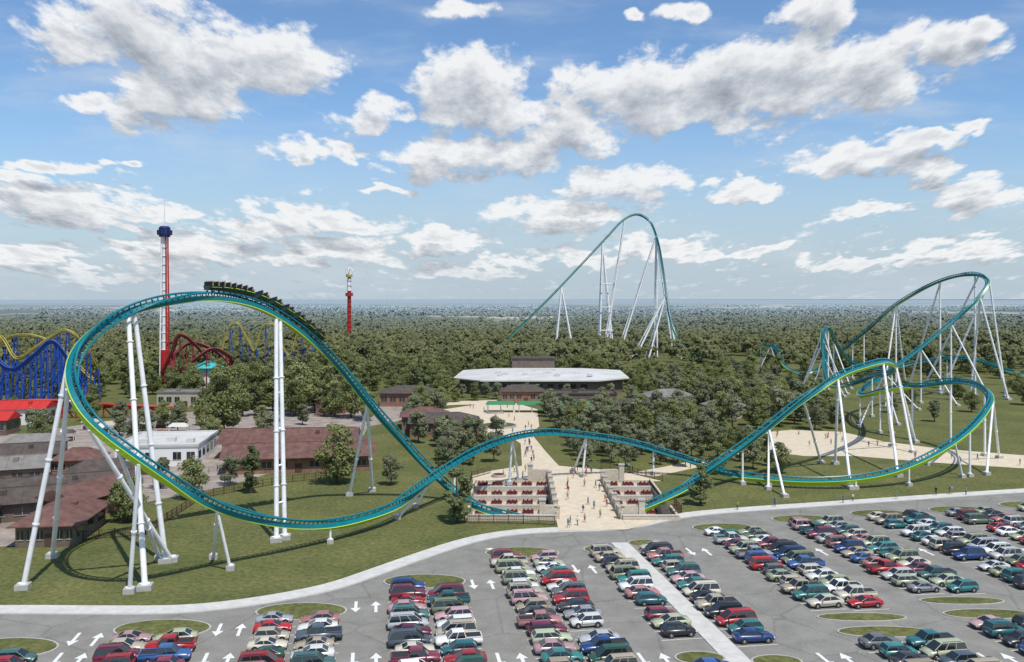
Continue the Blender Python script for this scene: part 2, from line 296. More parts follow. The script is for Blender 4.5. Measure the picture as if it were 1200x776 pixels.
# ---------------------------------------------------------------- coaster
T=[(-20,624,3),(-9.0,622,5.3),(0.0,621,14.9),(23.9,620,38.8),(47.7,620,63.9),(65.6,620,83.0),(77.6,620,95.5),(87.1,620,99.7),(95.2,618,95.3),(100.1,612,81.2),(102.3,604,63.3),(103.8,596,42.9),(106.0,586,23.1),(111.1,577,9.5),(120.7,570,3),(131.8,552,2),(135.1,520,3),(135.3,495,8.1),(135.9,482,14.0),(138.1,475,15.8),(139.6,465,12.3),(140.6,455,5.0),(147.3,450,2.0),(155.9,450,5.4),(164.9,445,13.9),(171.3,434,23.3),(177.6,410,37.6),(185.3,385,48.2),(190.2,366,50.6),(191.9,358,47.6),(185.7,354,40.7),(172.5,348,31.0),(156.2,338,21.8),(136.4,322,13.3),(120.1,303,9.4),(112.2,283,9.2),(110.5,264,12.6),(114,252,15.7),(118.3,241,17.7),(119.5,230,18.1),(116.9,218,16.5),(110.5,208,14),(102,200,10.2),(91,193,6.2),(80,189,3.1),(70.2,187,2),(59.7,188,1.6),(49.9,192,2.1),(43.6,197,3),(36.6,200,4.8),(26.9,200,7.7),(17.2,198,9.5),(7.5,194,10.9),(0,188,10.7),(-7,181,9.2),(-13.2,172,6.9),(-18.8,163,4.4),(-22.5,156,3.2),(-27.2,149,3.1),(-31.7,143,4.1),(-36.9,136,6.5),(-42.2,129,10.2),(-46.2,123,14.5),(-49.2,118,18.6),(-52.3,117,21.4),(-55.4,117,24.2),(-58.1,119,27.4),(-60.2,122,30),(-60.9,125,32.8),(-60,129,35.7),(-57.5,134,38.5),(-53.5,139,40.4),(-48.5,144,41.1),(-43.3,150,39.7),(-39.5,155,36.9),(-35.6,161,32.7),(-32.1,167,27.9),(-26.5,172,19.3),(-21.9,175,13),(-16.9,176,7),(-10.1,175,1.3),(-6.7,174,-.2),(0,172,-1.9),(6.6,171,-3.1),(11.5,171,-3.8),(16.5,171,-3.1),(21.5,172,-1.7),(26.8,174,-.2),(32.5,178,1.5),(40.7,184,4.9),(49.4,190,8.9),(56,194,12.6),(65.4,200,17.9),(75.3,206,22.2),(84.4,214,23.9),(94.4,226,24.3),(105,244,21.5),(114.7,272,17.5),(120.7,300,14),(118.6,320,8.6),(121,340,8.9),(126.1,358,17.6),(131,372,26.4),(138.2,386,27.4),(146.3,400,20.7),(159.8,415,10.4),(181,428,6.2),(200,428,10.3),(216,418,12),(235,402,5),(250,392,3)]
OFF=1
pts=np.array(T,float); N=len(pts)
ext=np.vstack([2*pts[0]-pts[1],pts,2*pts[-1]-pts[-2]])
smp=[];par=[]
for i in range(N-1):
    p0,p1,p2,p3=ext[i],ext[i+1],ext[i+2],ext[i+3]
    t0=0;t1=t0+np.linalg.norm(p1-p0)**.5;t2=t1+np.linalg.norm(p2-p1)**.5;t3=t2+np.linalg.norm(p3-p2)**.5
    n=max(3,int(np.linalg.norm(p2-p1)/.9))
    for k in range(n):
        t=t1+(t2-t1)*k/n
        A1=(t1-t)/(t1-t0)*p0+(t-t0)/(t1-t0)*p1;A2=(t2-t)/(t2-t1)*p1+(t-t1)/(t2-t1)*p2;A3=(t3-t)/(t3-t2)*p2+(t-t2)/(t3-t2)*p3
        B1=(t2-t)/(t2-t0)*A1+(t-t0)/(t2-t0)*A2;B2=(t3-t)/(t3-t1)*A2+(t-t1)/(t3-t1)*A3
        smp.append((t2-t)/(t2-t1)*B1+(t-t1)/(t2-t1)*B2); par.append(i+k/n-OFF)
S_=np.array(smp); par=np.array(par)
def sm(a,w):
    k=np.ones(w)/w; p_=w//2; e=np.pad(a,((p_,p_),(0,0)),'edge'); return np.stack([np.convolve(e[:,j],k,'valid') for j in range(a.shape[1])],1)
S_=sm(sm(S_,7),5)
Tn=np.gradient(S_,axis=0); dl=np.linalg.norm(Tn,axis=1,keepdims=True); Tn=Tn/dl
K=np.gradient(sm(Tn,7),axis=0)/dl; K[:,2]=0
K=sm(K*(2*(102-S_[:,2:3])*.8),15); 
mag=np.linalg.norm(K,axis=1,keepdims=True); K=K*np.minimum(1,2.2/np.maximum(mag,1e-6))
K=K*np.where((par>69.5)&(par<77),.22,1.0)[:,None]
U=np.array([0,0,1.0])+K; U=U-Tn*np.sum(U*Tn,1,keepdims=True); U/=np.linalg.norm(U,axis=1,keepdims=True)
U=sm(sm(U,13),13); U=U-Tn*np.sum(U*Tn,1,keepdims=True); U/=np.linalg.norm(U,axis=1,keepdims=True)
SD=np.cross(Tn,U)
coaster=empty('roller_coaster')
t=MB(); n=len(S_)
def sweep(prof,mlist):
    k=len(prof); vs=[]
    for i in range(n):
        for a,b in prof: vs.append(S_[i]+SD[i]*a+U[i]*b)
    o=len(t.v); t.v.extend([tuple(v) for v in vs])
    for i in range(n-1):
        for j in range(k):
            t.f.append([o+i*k+j,o+i*k+(j+1)%k,o+(i+1)*k+(j+1)%k,o+(i+1)*k+j]); t.m.append(mlist[j]); t.sm.append(False)
def ring(cx_,cy_,r,m=6): return [(cx_+r*math.cos(2*math.pi*i/m),cy_+r*math.sin(2*math.pi*i/m)) for i in range(m)]
sweep(ring(-.65,0,.17),[0]*6); sweep(ring(.65,0,.17),[0]*6)
sweep([(-.42,-1.25),(.42,-1.25),(.42,-.55),(-.42,-.55)],[0,0,0,0])
sweep([(-.42,-1.38),(.42,-1.38),(.42,-1.253),(-.42,-1.253)],[1]*4)
for i in range(0,n,1):
    c=S_[i];a=SD[i];b=U[i]
    for sg in(-1,1): t.tube(c+b*-.6+a*sg*.25,c+a*sg*.65,.12,.10,4,0,False)
    if i%2==0: t.tube(c-a*.6+b*-.1,c+a*.6+b*-.1,.07,.07,4,0,False)
t.obj('track',[M_teal,M_lime],coaster)
def at(idx): return int(np.argmin(abs(par-idx)))
SUP=[(66.6,-67.4,122.2),(65.3,-71,137),(64.7,-51.7,135),(69.1,-52.5,134.5),(69.0,-50.5,122),(62,-52,120.5),(62.8,-54,136),(72.7,-38.8,146),(72.8,-37.8,147.5),(60,-41.5,130.7),(60,-45.9,136.3),(57.6,None,0),(54.4,-20.8,161),(54.3,-18.4,169.6),(75.9,-33,180),(75.9,-29,184),(53.6,None,0),(51.9,1.5,195),(51.9,-.6,191),(50,15.8,199),(50,14,204),(48.5,None,0),(90,53.6,185.5),(90,54.9,178.4),(91.9,71.1,186),(91.9,78,214),(93.8,86.7,199),(93.8,103,240),(91,75,215),(89,None,0),(94.8,104,230),(94.8,112,246),(42.6,None,0),(41.5,100.6,198),(41,None,0),(39.5,107.6,201),(40.5,100,213),(43.8,None,0),(45.5,None,0),(38.4,None,0),(37,None,0),(36,None,0),(35,None,0),(34,None,0),(39.4,122,222),(28,200,359),(28,180,372),(29,187,362),(29,196,350),(27,None,0),(27.2,178,385),(26,None,0),(26,178,398),(30,None,0),(30,184,340),(31,None,0),(31,166,330),(25,None,0),(25,188,424),(25,168,400),(24,None,0),(23.5,None,0),(32,None,0),(32,146,318),(33,None,0),(100,118,352),(100,135,360),(100.8,121,372),(100.8,140,370),(102,None,0),(102,128,392),(103,None,0),(103,150,392),(101.4,140,378),(95.7,None,0),(96.4,122,280),(96.4,108,276),(97,None,0),(105.5,None,0),(106.5,None,0),(99,None,0),(18,132,476),(18,144,476),(17,None,0),(19.3,None,0),(12,None,0)]
sp=MB()
def sup(top,base,r):
    sp.tube(base,top,r,r*.85,10,0); sp.box((base[0],base[1],.3),(r*4.6,r*4.6,.8),.2,1); sp.tube((base[0],base[1],.7),(base[0],base[1],.85),r*1.7,r*1.7,8,0)
    p=Vector(base);q=Vector(top); L_=(q-p).length
    k=9.0
    while k<L_-3:
        c=p+(q-p)*(k/L_); d=(q-p).normalized()*.09; sp.tube(c-d,c+d,r*1.3,r*1.3,10,0); k+=9
for idx,bx,by in SUP:
    i=at(idx); q=S_[i]-U[i]*1.3; h=q[2]
    if bx is None: bx,by=q[0],q[1]
    r=.21+min(.22,h*.0055)
    sup(tuple(q),(bx,by,0),r)
i=at(72.75); q=S_[i]-U[i]*1.35
for z in(6,12,18,24,30):
    f_=z/q[2]; sp.tube((-38.8+(q[0]+38.8)*f_,146+(q[1]-146)*f_,z),(-37.8+(q[0]+37.8)*f_,147.5+(q[1]-147.5)*f_,z),.2,.2,6,0)
for idx,legs in ((2.4,(30,43)),(3.8,(60.5,70.5)),(5,(64,)),(7.8,(73,99.5,113)),(10,(82,91))):
    i=at(idx); q=S_[i]-U[i]*1.5
    for lx in legs:
        for dy in(-7,7): sp.tube((lx,q[1]+dy,0),(q[0],q[1]+dy*.12,q[2]),.62,.5,8,0)
        for z in np.arange(15,q[2]-8,18):
            f_=z/q[2]; sp.tube((lx+(q[0]-lx)*f_,q[1]-7+6.1*f_,z),(lx+(q[0]-lx)*f_,q[1]+7-6.1*f_,z),.3,.3,6,0)
for z in(18,34,50):
    sp.tube((60.5+.3*z*.1,613,z),(70.5-.3*z*.1,613,z),.35,.35,6,0)
sp.obj('supports',[M_white,M_conc],coaster)
# train
tr=MB()
tr.box((0,.0,.45),(1.5,2.4,.35),0,0)
tr.add([(-.8,-1.1,.3),(.8,-1.1,.3),(.8,1.1,.3),(-.8,1.1,.3),(-1.25,-1.1,1.0),(1.25,-1.1,1.0),(1.2,1.1,.9),(-1.2,1.1,.9)],[(0,1,5,4),(1,2,6,5),(2,3,7,6),(3,0,4,7),(4,5,6,7)],0)
for x in(-1.0,-.35,.35,1.0):
    for yy in(-.55,.5):
        tr.box((x,yy-.3,1.25),(.5,.16,.8),0,1); tr.tube((x,yy-.1,1.0),(x,yy-.08,1.5),.2,.17,7,2); tr.tube((x,yy-.08,1.55),(x,yy-.06,1.8),.1,.11,7,3)
        tr.box((x,yy+.15,1.15),(.4,.1,.3),0,4 if abs(x)<.5 else 1)
for x in(-.8,.8):
    tr.box((x*1.38,0,.8),(.06,1.8,.16),0,4)
    for y in(-.6,.6): tr.tube((x-.08,y,0.1),(x+.08,y,.1),.16,.16,8,1)
shirt=mat('rider_shirt',(.12,.13,.13),.8,(.35,.3,.25),2.5); skin=mat('skin',(.45,.27,.18),.6)
tm=tr.mesh('train_car',[M_body,M_seat,shirt,skin,M_lime])
train=empty('coaster_train')
i=at(71.0); k=0
while k<10:
    c=S_[i]; Mx=Matrix(((SD[i][0],Tn[i][0],U[i][0],c[0]+U[i][0]*.1),(SD[i][1],Tn[i][1],U[i][1],c[1]+U[i][1]*.1),(SD[i][2],Tn[i][2],U[i][2],c[2]+U[i][2]*.1),(0,0,0,1)))
    o=mkobj('train_car',tm,train); o.matrix_world=Mx; k+=1; d=0
    while d<2.0: d+=np.linalg.norm(S_[i+1]-S_[i]); i+=1
# ---------------------------------------------------------------- entrance pits, bridge
pw=MB()
def pit(x0,x1,y0,y1,z):
    pw.flat([(x0,y0),(x1,y0),(x1,y1),(x0,y1)],z,2)
    for a,b in(((x0,y0),(x1,y0)),((x1,y0),(x1,y1)),((x1,y1),(x0,y1)),((x0,y1),(x0,y0))):
        pw.add([(*a,z),(*b,z),(*b,.25),(*a,.25)],[(0,1,2,3)],0)
    for k,(ya,yb) in enumerate(((177.5,181.5),(181.5,185.5),(185.5,189.5),(189.5,194))):
        zt=z+1.05*(k+1); pw.prism([(x0+.01,ya),(x1-.01,ya),(x1-.01,yb),(x0+.01,yb)],z,zt,0)
        pw.box(((x0+x1)/2,ya+.15,zt+.12),(x1-x0-.06,.34,.24),0,3)
        nb=int((x1-x0)/2.9)
        for q in range(nb):
            cx_=x0+(q+.5)*(x1-x0)/nb
            pw.box((cx_,ya+2.1,zt+.12),(2.3,2.6,.24),0,2)
            for w in range(5):
                for w2 in range(4):
                    jx=.25*math.sin(w*3.1+q*5+w2*1.7+k); pw.tube((cx_-.85+w*.42+jx*.4,ya+1.2+w2*.6+jx*.3,zt+.2),(cx_-.85+w*.42+jx*.4,ya+1.2+w2*.6+jx*.3,zt+.55+jx),.32,.14,6,1)
pit(-8,8,160,194,-4.6); pit(20,30,160,194,-4.6)
for x0,x1 in((-8,8),(20,30)):
    pw.box(((x0+x1)/2,159.8,.35),(x1-x0,.4,1.1),0,0); pw.box(((x0+x1)/2,159.8,.96),(x1-x0+.1,.55,.12),0,3)
    for xe in ((x0-.2) if x0<0 else (x1+.2),): 
        pw.box((xe,164.5,.2),(.4,9,.8),0,0); pw.box((xe,187,.2),(.4,14,.8),0,0)
pw.obj('retaining_wall',[M_stone,M_redpl,M_conc,M_walk])
br=MB()
br.box((14,177,-.36),(12,34,.8),0,1)
for x in(8.2,19.8):
    br.box((x,177,.75),(.4,34,1.4),0,0)
    for y in np.arange(161,195,5.5): br.box((x,y,1.1),(.9,.9,2.1),0,0); br.box((x,y,2.25),(1.1,1.1,.2),0,2)
for y,xx in((160.8,(5.5,8.2)),(160.8,(19.8,23.5)),(194.5,(4,8.2)),(194.5,(19.8,24))):
    br.box((sum(xx)/2,y,1.3),(abs(xx[1]-xx[0]),.7,2.5),0,0); xo=xx[0] if xx[1]<10 else xx[1]; br.box((xo,y,1.8),(1.1,1.1,3.4),0,0); br.box((xo,y,3.6),(1.35,1.35,.22),0,2)
br.obj('stone_footbridge',[M_stone,M_tan,M_conc])
fb=MB()
def fence(pl,h=1.6,step=2.2,m=0):
    for a,b in zip(pl[:-1],pl[1:]):
        L_=math.hypot(b[0]-a[0],b[1]-a[1]); n_=max(1,int(L_/step))
        for z in(h*.9,h*.45,.15): fb.tube((*a,z),(*b,z),.05,.05,4,m)
        for k in range(n_+1): fb.box((a[0]+(b[0]-a[0])*k/n_,a[1]+(b[1]-a[1])*k/n_,h/2),(.14,.14,h),0,m)
        for k in range(int(L_/.4)): fb.box((a[0]+(b[0]-a[0])*k*.4/L_,a[1]+(b[1]-a[1])*k*.4/L_,h*.45),(.04,.04,h*.85),0,m)
fence([(27,160.5),(31.5,165),(31.5,172)]); fence([(7.5,156.5),(2,157.5),(-8.5,158)]); fence([(-9,180),(-9,197),(-5,203)])
fence([(-80,143.5),(-62,150),(-62,178),(-50,192),(-37,200),(-36,214)])
fence([(33,194),(27,203),(21,209)]); 
fb.obj('iron_fence',[M_fence])
pl=MB()
def ringwall(x,y,r,h,m=0,m2=1):
    pl.prism(ell(x,y,r,r,0),0,h,m); pl.flat(ell(x,y,r-.35,r-.35,0),h+.02,m2)
ringwall(-4,277,5.5,.6,0,2); ringwall(-4,277,2.4,1.4,0,1); ringwall(-17,296,3,.6,0,2); ringwall(22,199,2,.6,0,1);ringwall(-3,199,1.6,.6,0,1)
ringwall(-6,310,3,.6,0,2)
pl.obj('planter',[M_conc,M_redpl,M_grass])
# ---------------------------------------------------------------- buildings
def building(name,x,y,w,l,h,rot=0,roof='gable',wm=None,rm=None,rh=2.2,over=.7,nw=6):
    wm=wm or M_brick; rm=rm or M_brownroof
    e=empty(name,(x,y,0),rot)
    b=MB(); b.box((0,0,h/2),(w,l,h)); b.obj('walls',[wm],e)
    r=MB(); a=w/2+over; c=l/2+over
    if roof=='flat':
        r.box((0,0,h+.15),(w+.4,l+.4,.3)); 
        for sx,sy,ww,ll in((0,l/2+.1,w+.6,.3),(0,-l/2-.1,w+.6,.3),(w/2+.1,0,.3,l),(-w/2-.1,0,.3,l)): r.box((sx,sy,h+.5),(ww,ll,.5))
        rr=random.Random(int(x*10))
        for k in range(max(2,int(w*l/90))): r.box((rr.uniform(-w*.4,w*.4),rr.uniform(-l*.4,l*.4),h+.8),(rr.uniform(1.2,2.5),rr.uniform(1.2,2.5),1.1))
    elif roof=='gable':
        if w>=l: vs=[(-a,-c,h),(a,-c,h),(a,c,h),(-a,c,h),(-a,0,h+rh),(a,0,h+rh)]; fs=[(0,1,5,4),(2,3,4,5),(3,0,4),(1,2,5),(3,2,1,0)]
        else: vs=[(-a,-c,h),(a,-c,h),(a,c,h),(-a,c,h),(0,-c,h+rh),(0,c,h+rh)]; fs=[(0,4,5,3),(1,2,5,4),(0,1,4),(2,3,5),(3,2,1,0)]
        r.add(vs,fs,0); 
        if w>=l:
            r.box((0,0,h+rh+.03),(w+1.4,.3,.16))
            for k in range(int(w/3)):
                px=-a+1.5+k*3; r.tube((px,-c,h+.05),(px,0,h+rh+.05),.06,.06,4); r.tube((px,c,h+.05),(px,0,h+rh+.05),.06,.06,4)
            r.box((w*.22,-l*.22,h+rh*.75),(1,1,1)); r.box((-w*.3,l*.15,h+rh*.85),(.8,.8,1))
    else:
        k=min(a,c)*.85; 
        vs=[(-a,-c,h),(a,-c,h),(a,c,h),(-a,c,h),(-a+k,-c+k,h+rh),(a-k,-c+k,h+rh),(a-k,c-k,h+rh),(-a+k,c-k,h+rh)]
        r.add(vs,[(0,1,5,4),(1,2,6,5),(2,3,7,6),(3,0,4,7),(4,5,6,7),(3,2,1,0)],0)
        r.box((0,0,h-.08),(2*a+.1,2*c+.1,.12)); r.box((w*.2,0,h+rh*.7),(1.1,1.1,1))
    r.obj('roof',[rm],e)
    wn=MB()
    for k in range(nw):
        px=-w/2+(k+.5)*w/nw
        if k==nw//2: 
            wn.box((px,-l/2-.03,1.1),(1.6,.08,2.2),0,2); continue
        wn.box((px,-l/2-.02,h*.55),(w/nw*.6,.06,h*.4),0,0); wn.box((px,-l/2-.05,h*.55-h*.2-.05),(w/nw*.66,.14,.1),0,1); wn.box((px,-l/2-.045,h*.55),(.08,.05,h*.4),0,1)
    nl=max(2,int(l/4))
    for k in range(nl):
        py=-l/2+(k+.5)*l/nl
        for sx in(-1,1): wn.box((sx*(w/2+.02),py,h*.55),(.06,l/nl*.55,h*.4),0,0)
    wn.obj('windows_and_door',[M_win,M_cream,M_fence],e)
    return e
building('restaurant_building',-50,209,32,11,3.6,.18,'gable',nw=9,rh=2.6,over=1.4)
building('restaurant_building',-57,229,32,13,3.8,.10,'gable',nw=8,rh=2.8,over=1.4)
building('restaurant_building',-40,219,9,16,3.8,.18,'gable')
building('gift_shop',-76,150,9,15,3.6,.12,'hip',M_dwall,M_brownroof,over=1)
building('gift_shop',-80,166,9,13,3.6,-.3,'gable',M_brick,M_brownroof,over=1)
building('games_arcade',-93,171,36,8,3.5,.42,'gable',M_brick,M_darkroof,nw=9,over=1)
building('games_arcade',-99,158,34,7,3.4,.42,'gable',M_dwall,M_darkroof,nw=8,over=1)
building('games_arcade',-103,146,30,7,3.4,.42,'gable',M_dwall,M_brownroof,nw=8,over=1)
building('food_stand',-112,192,20,9,3.6,.35,'gable',M_dwall,M_greyroof)
building('food_stand',-118,209,20,9,3.6,.35,'gable',M_dwall,M_darkroof)
building('food_stand',-100,205,10,8,3.4,.2,'hip',M_brick,M_brownroof)
building('food_stand',-88,190,12,7,3.4,.35,'hip',M_brick,M_darkroof)
building('food_stand',-122,226,14,8,3.4,.2,'hip',M_brick,M_greyroof)
building('white_service_building',-86,222,19,22,4.5,.12,'flat',M_wwall,M_whiteroof)
building('white_service_building',-122,332,18,10,5,0,'flat',M_cream,M_greyroof)
building('plaza_shop',-20,262,20,13,4.2,.1,'hip',M_brick,M_darkroof)
building('plaza_shop',-27,275,14,12,4.2,.1,'hip',M_brick,M_brownroof)
building('plaza_shop',-39,335,20,14,5,0,'hip',M_brick,M_darkroof)
building('plaza_shop',-63,312,10,10,5,0,'hip',M_brick,M_darkroof)
building('plaza_shop',27,328,22,12,5,0,'flat',M_dwall,M_darkroof)
building('plaza_shop',4,343,16,9,4.5,0,'hip',M_brick,M_darkroof)
building('plaza_shop',57,322,16,12,5,0,'hip',M_cream,M_greyroof)
building('plaza_shop',72,300,12,10,4,0.2,'hip',M_cream,M_greyroof)
building('plaza_shop',40,300,12,8,4,0,'hip',M_brick,M_darkroof)
building('ride_station',-158,285,18,10,5,.1,'gable',M_wwall,M_redroof)
building('ride_station',-158,262,20,9,4.5,.1,'gable',M_dwall,M_redroof)
th=empty('theatre_building',(12,398,0)); b=MB(); oc=[(-37,-20),(-25,-33),(23,-33),(38,-20),(39,20),(22,32),(-20,32),(-35,20)]
b.prism([(x*.93,y*.95) for x,y in oc],0,5.4,0); b.obj('walls',[M_dwall],th)
b=MB(); b.prism(oc,5.8,6.3,0); b.add([(x,y,6.3) for x,y in oc]+[(x*.5,y*.5,7.6) for x,y in oc],[(i,(i+1)%8,8+(i+1)%8,8+i) for i in range(8)]+[list(range(8,16))],0)
for k in range(12): b.box((R.uniform(-20,22),R.uniform(-24,5),7.7),(2.2,1.8,1.0),0,0)
b.obj('roof',[M_whiteroof],th)
b=MB(); b.box((-2,24,9.5),(20,10,4.4),0,0); b.prism([(-12.5,18.5),(8.5,18.5),(8.5,29.5),(-12.5,29.5)],11.7,12.2,1); b.obj('stage_tower',[M_dwall,M_darkroof],th)
b=MB()
for k in range(9): b.box((-19+k*4.6,-31.4,2.6),(2.6,.3,3.8),0,0)
b.obj('windows',[M_win],th)
b=MB(); 
for k in range(4):
    x0=-4+k*11
    for dx in(-4.5,0,4.5): b.tube((x0+dx,311,0),(x0+dx,311,2.8),.12,.12,5,1); b.tube((x0+dx,315,0),(x0+dx,315,2.8),.12,.12,5,1)
    b.add([(x0-5.2,310,2.8),(x0+5.2,310,2.8),(x0+5.2,316,2.8),(x0-5.2,316,2.8),(x0-4.4,313,3.9),(x0+4.4,313,3.9)],[(0,1,5,4),(2,3,4,5),(3,0,4),(1,2,5)],0)
b.obj('shade_canopy',[M_green,M_wwall])
e=empty('round_pavilion',(-137,400,0)); b=MB(); b.prism(ell(0,0,5,5,0),0,9,0); b.obj('walls',[M_wwall],e); b=MB(); b.tube((0,0,9),(0,0,12),7,1,16,0); b.obj('roof',[M_tealroof],e)
# towers
e=empty('gyro_drop_tower',(-163,416,0)); b=MB()
for sx,sy in((-1,-1),(1,-1),(1,1),(-1,1)): b.tube((sx*1.6,sy*1.6,0),(sx*1.1,sy*1.1,70),.42,.34,8,1 if sx>0 else 0)
b.tube((0,0,0),(0,0,72),1.2,1.0,12,0); b.tube((0,0,0),(0,0,16),2.4,2.2,12,1)
for z in range(4,68,4): b.box((-.2,0,z),(2.4,2.5,.3),0,0)
b.obj('column',[M_white,M_red],e)
b=MB(); b.tube((0,0,69),(0,0,73),2.6,2.6,16,0); b.tube((0,0,73),(0,0,74),2.8,1.8,16,0)
for k in range(12):
    a=k*math.pi/6; b.box((3.0*math.cos(a),3.0*math.sin(a),71),(.8,.8,2.2),a,0)
b.obj('passenger_carriage',[M_navy],e); b=MB(); b.tube((0,0,74),(0,0,83),.3,.18,6,0); b.tube((0,0,83),(0,0,88),.12,.06,5,0); b.obj('antenna',[M_white],e)
e=empty('drop_tower',(-128.5,700,0)); b=MB(); b.tube((0,0,0),(0,0,58),1.7,1.4,8,0)
for z in range(2,58,4): b.box((0,0,z),(3.4,3.4,.3),0,0)
b.tube((0,0,46),(0,0,56),1.75,1.6,8,3); b.tube((0,0,42),(0,0,44.5),3.0,3.0,12,0); b.tube((0,0,57),(0,0,59),2.6,2.6,12,2)
b.obj('column',[M_red,M_green,M_yel,M_white],e); b=MB(); b.pipe([(2.6*math.cos(a),0,61.5+2.6*math.sin(a)) for a in np.linspace(0,2*math.pi,17)],.4,6,0)
b.pipe([(0,2.6*math.cos(a),61.5+2.6*math.sin(a)) for a in np.linspace(0,2*math.pi,17)],.4,6,0); b.obj('top_ring',[M_white],e)
def small_coaster(name,pts,mt,ms,gauge=.55,step=4,legr=.25,rr=.22,lattice=False,dx0=0):
    e=empty(name); b=MB(); P_=[Vector((q[0]+dx0,q[1],q[2])) for q in pts]; fine=[]
    E=[P_[0]*2-P_[1]]+P_+[P_[-1]*2-P_[-2]]
    for i in range(len(P_)-1):
        for k in range(8):
            u=k/8; a,b1,c,d=E[i],E[i+1],E[i+2],E[i+3]
            fine.append(.5*((2*b1)+(c-a)*u+(2*a-5*b1+4*c-d)*u*u+(3*b1-a-3*c+d)*u**3))
    for sg in(-1,1):
        q=[]
        for i,c in enumerate(fine):
            tt=(fine[min(i+1,len(fine)-1)]-fine[max(i-1,0)]); nn=Vector((-tt.y,tt.x,0)); nn=nn.normalized() if nn.length>1e-4 else Vector((1,0,0)); q.append(c+nn*gauge*sg)
        b.pipe(q,rr*.7,5,0)
    b.pipe([c-Vector((0,0,.8)) for c in fine],rr*1.4,6,0); b.obj('track',[mt],e)
    s_=MB()
    for i in range(2,len(fine),step):
        c=fine[i]
        if c.z<2: continue
        if lattice:
            for dx in(-1.6,1.6): s_.tube((c.x+dx,c.y-1,0),(c.x+dx*.3,c.y,c.z-1),legr,legr,5,0)
            z=3
            while z<c.z-4: s_.tube((c.x-1.6+z/c.z,c.y-.9,z),(c.x+1.6-(z+4)/c.z,c.y-.9,z+4),legr*.5,legr*.5,4,0); z+=6
        else: s_.tube((c.x,c.y,0),(c.x,c.y,c.z-1),legr,legr,6,0); s_.tube((c.x+2.5,c.y+2,0),(c.x,c.y,c.z-1),legr*.8,legr*.8,6,0)
    s_.obj('supports',[ms],e)
small_coaster('blue_roller_coaster',[(-250,345,10),(-232,340,24),(-215,338,28),(-203,336,26),(-196,334,18),(-188,333,22),(-182,333,26),(-176,332,28.5),(-171,334,24),(-168,340,14),(-174,348,9),(-190,352,22),(-203,350,26),(-218,350,20),(-240,352,12)],M_yel,M_blue,.6,5,.30,.24,True,9)
small_coaster('blue_roller_coaster',[(-230,322,6),(-212,321,16),(-200,320,22),(-190,320,15),(-182,321,20),(-176,322,25),(-171,324,18),(-168,328,8)],M_blue,M_blue,.8,5,.36,.42,True,9)
small_coaster('red_roller_coaster',[(-160,405,6),(-154,402,16),(-150,400,24),(-144,402,20),(-138,405,12),(-132,410,8),(-128,404,13),(-134,396,18),(-142,392,12),(-150,396,8),(-154,404,14),(-148,410,20),(-136,412,15),(-126,408,7),(-116,405,4)],M_dred,M_dred,.8,7,.25,.4)
small_coaster('looping_coaster',[(-150,455,8),(-146,455,24),(-141,455,28),(-136,455,20),(-132,455,14),(-128,455,26),(-122,455,27),(-118,456,16),(-114,456,12),(-110,457,24),(-104,457,25),(-100,458,12),(-92,460,6)],M_yel,M_blue,.8,8,.25,.2)
small_coaster('red_family_coaster',[(-230,290,3),(-200,288,4.5),(-175,287,6),(-160,292,6.5),(-150,296,6),(-138,296,5),(-125,298,4),(-112,303,3)],M_red,M_red,.9,3,.3,.45)
rr=random.Random(5)
for k in range(34):
    x=rr.uniform(-130,-60);y=rr.uniform(178,296)
    if (-76<x<-33 and 196<y<243) or (-100<x<-72 and 206<y<238) or (y<232 and x<-84): continue
    e=empty('market_stall',(x,y,0),rr.uniform(-.3,.3)); b=MB(); w=rr.uniform(3,6)
    for sx in(-1,1):
        for sy in(-1,1): b.tube((sx*w*.45,sy*1.3,0),(sx*w*.45,sy*1.3,2.4),.08,.08,5,0)
    b.box((0,0,.55),(w*.8,2,1.1),0,2); b.add([(-w/2,-1.7,2.4),(w/2,-1.7,2.4),(w/2,1.7,2.4),(-w/2,1.7,2.4),(-w*.3,0,3.4),(w*.3,0,3.4)],[(0,1,5,4),(1,2,5),(2,3,4,5),(3,0,4)],1); b.obj('stall',[M_wwall,rr.choice([M_whiteroof,M_greyroof,M_brownroof,M_cream,M_darkroof]),M_fence],e)
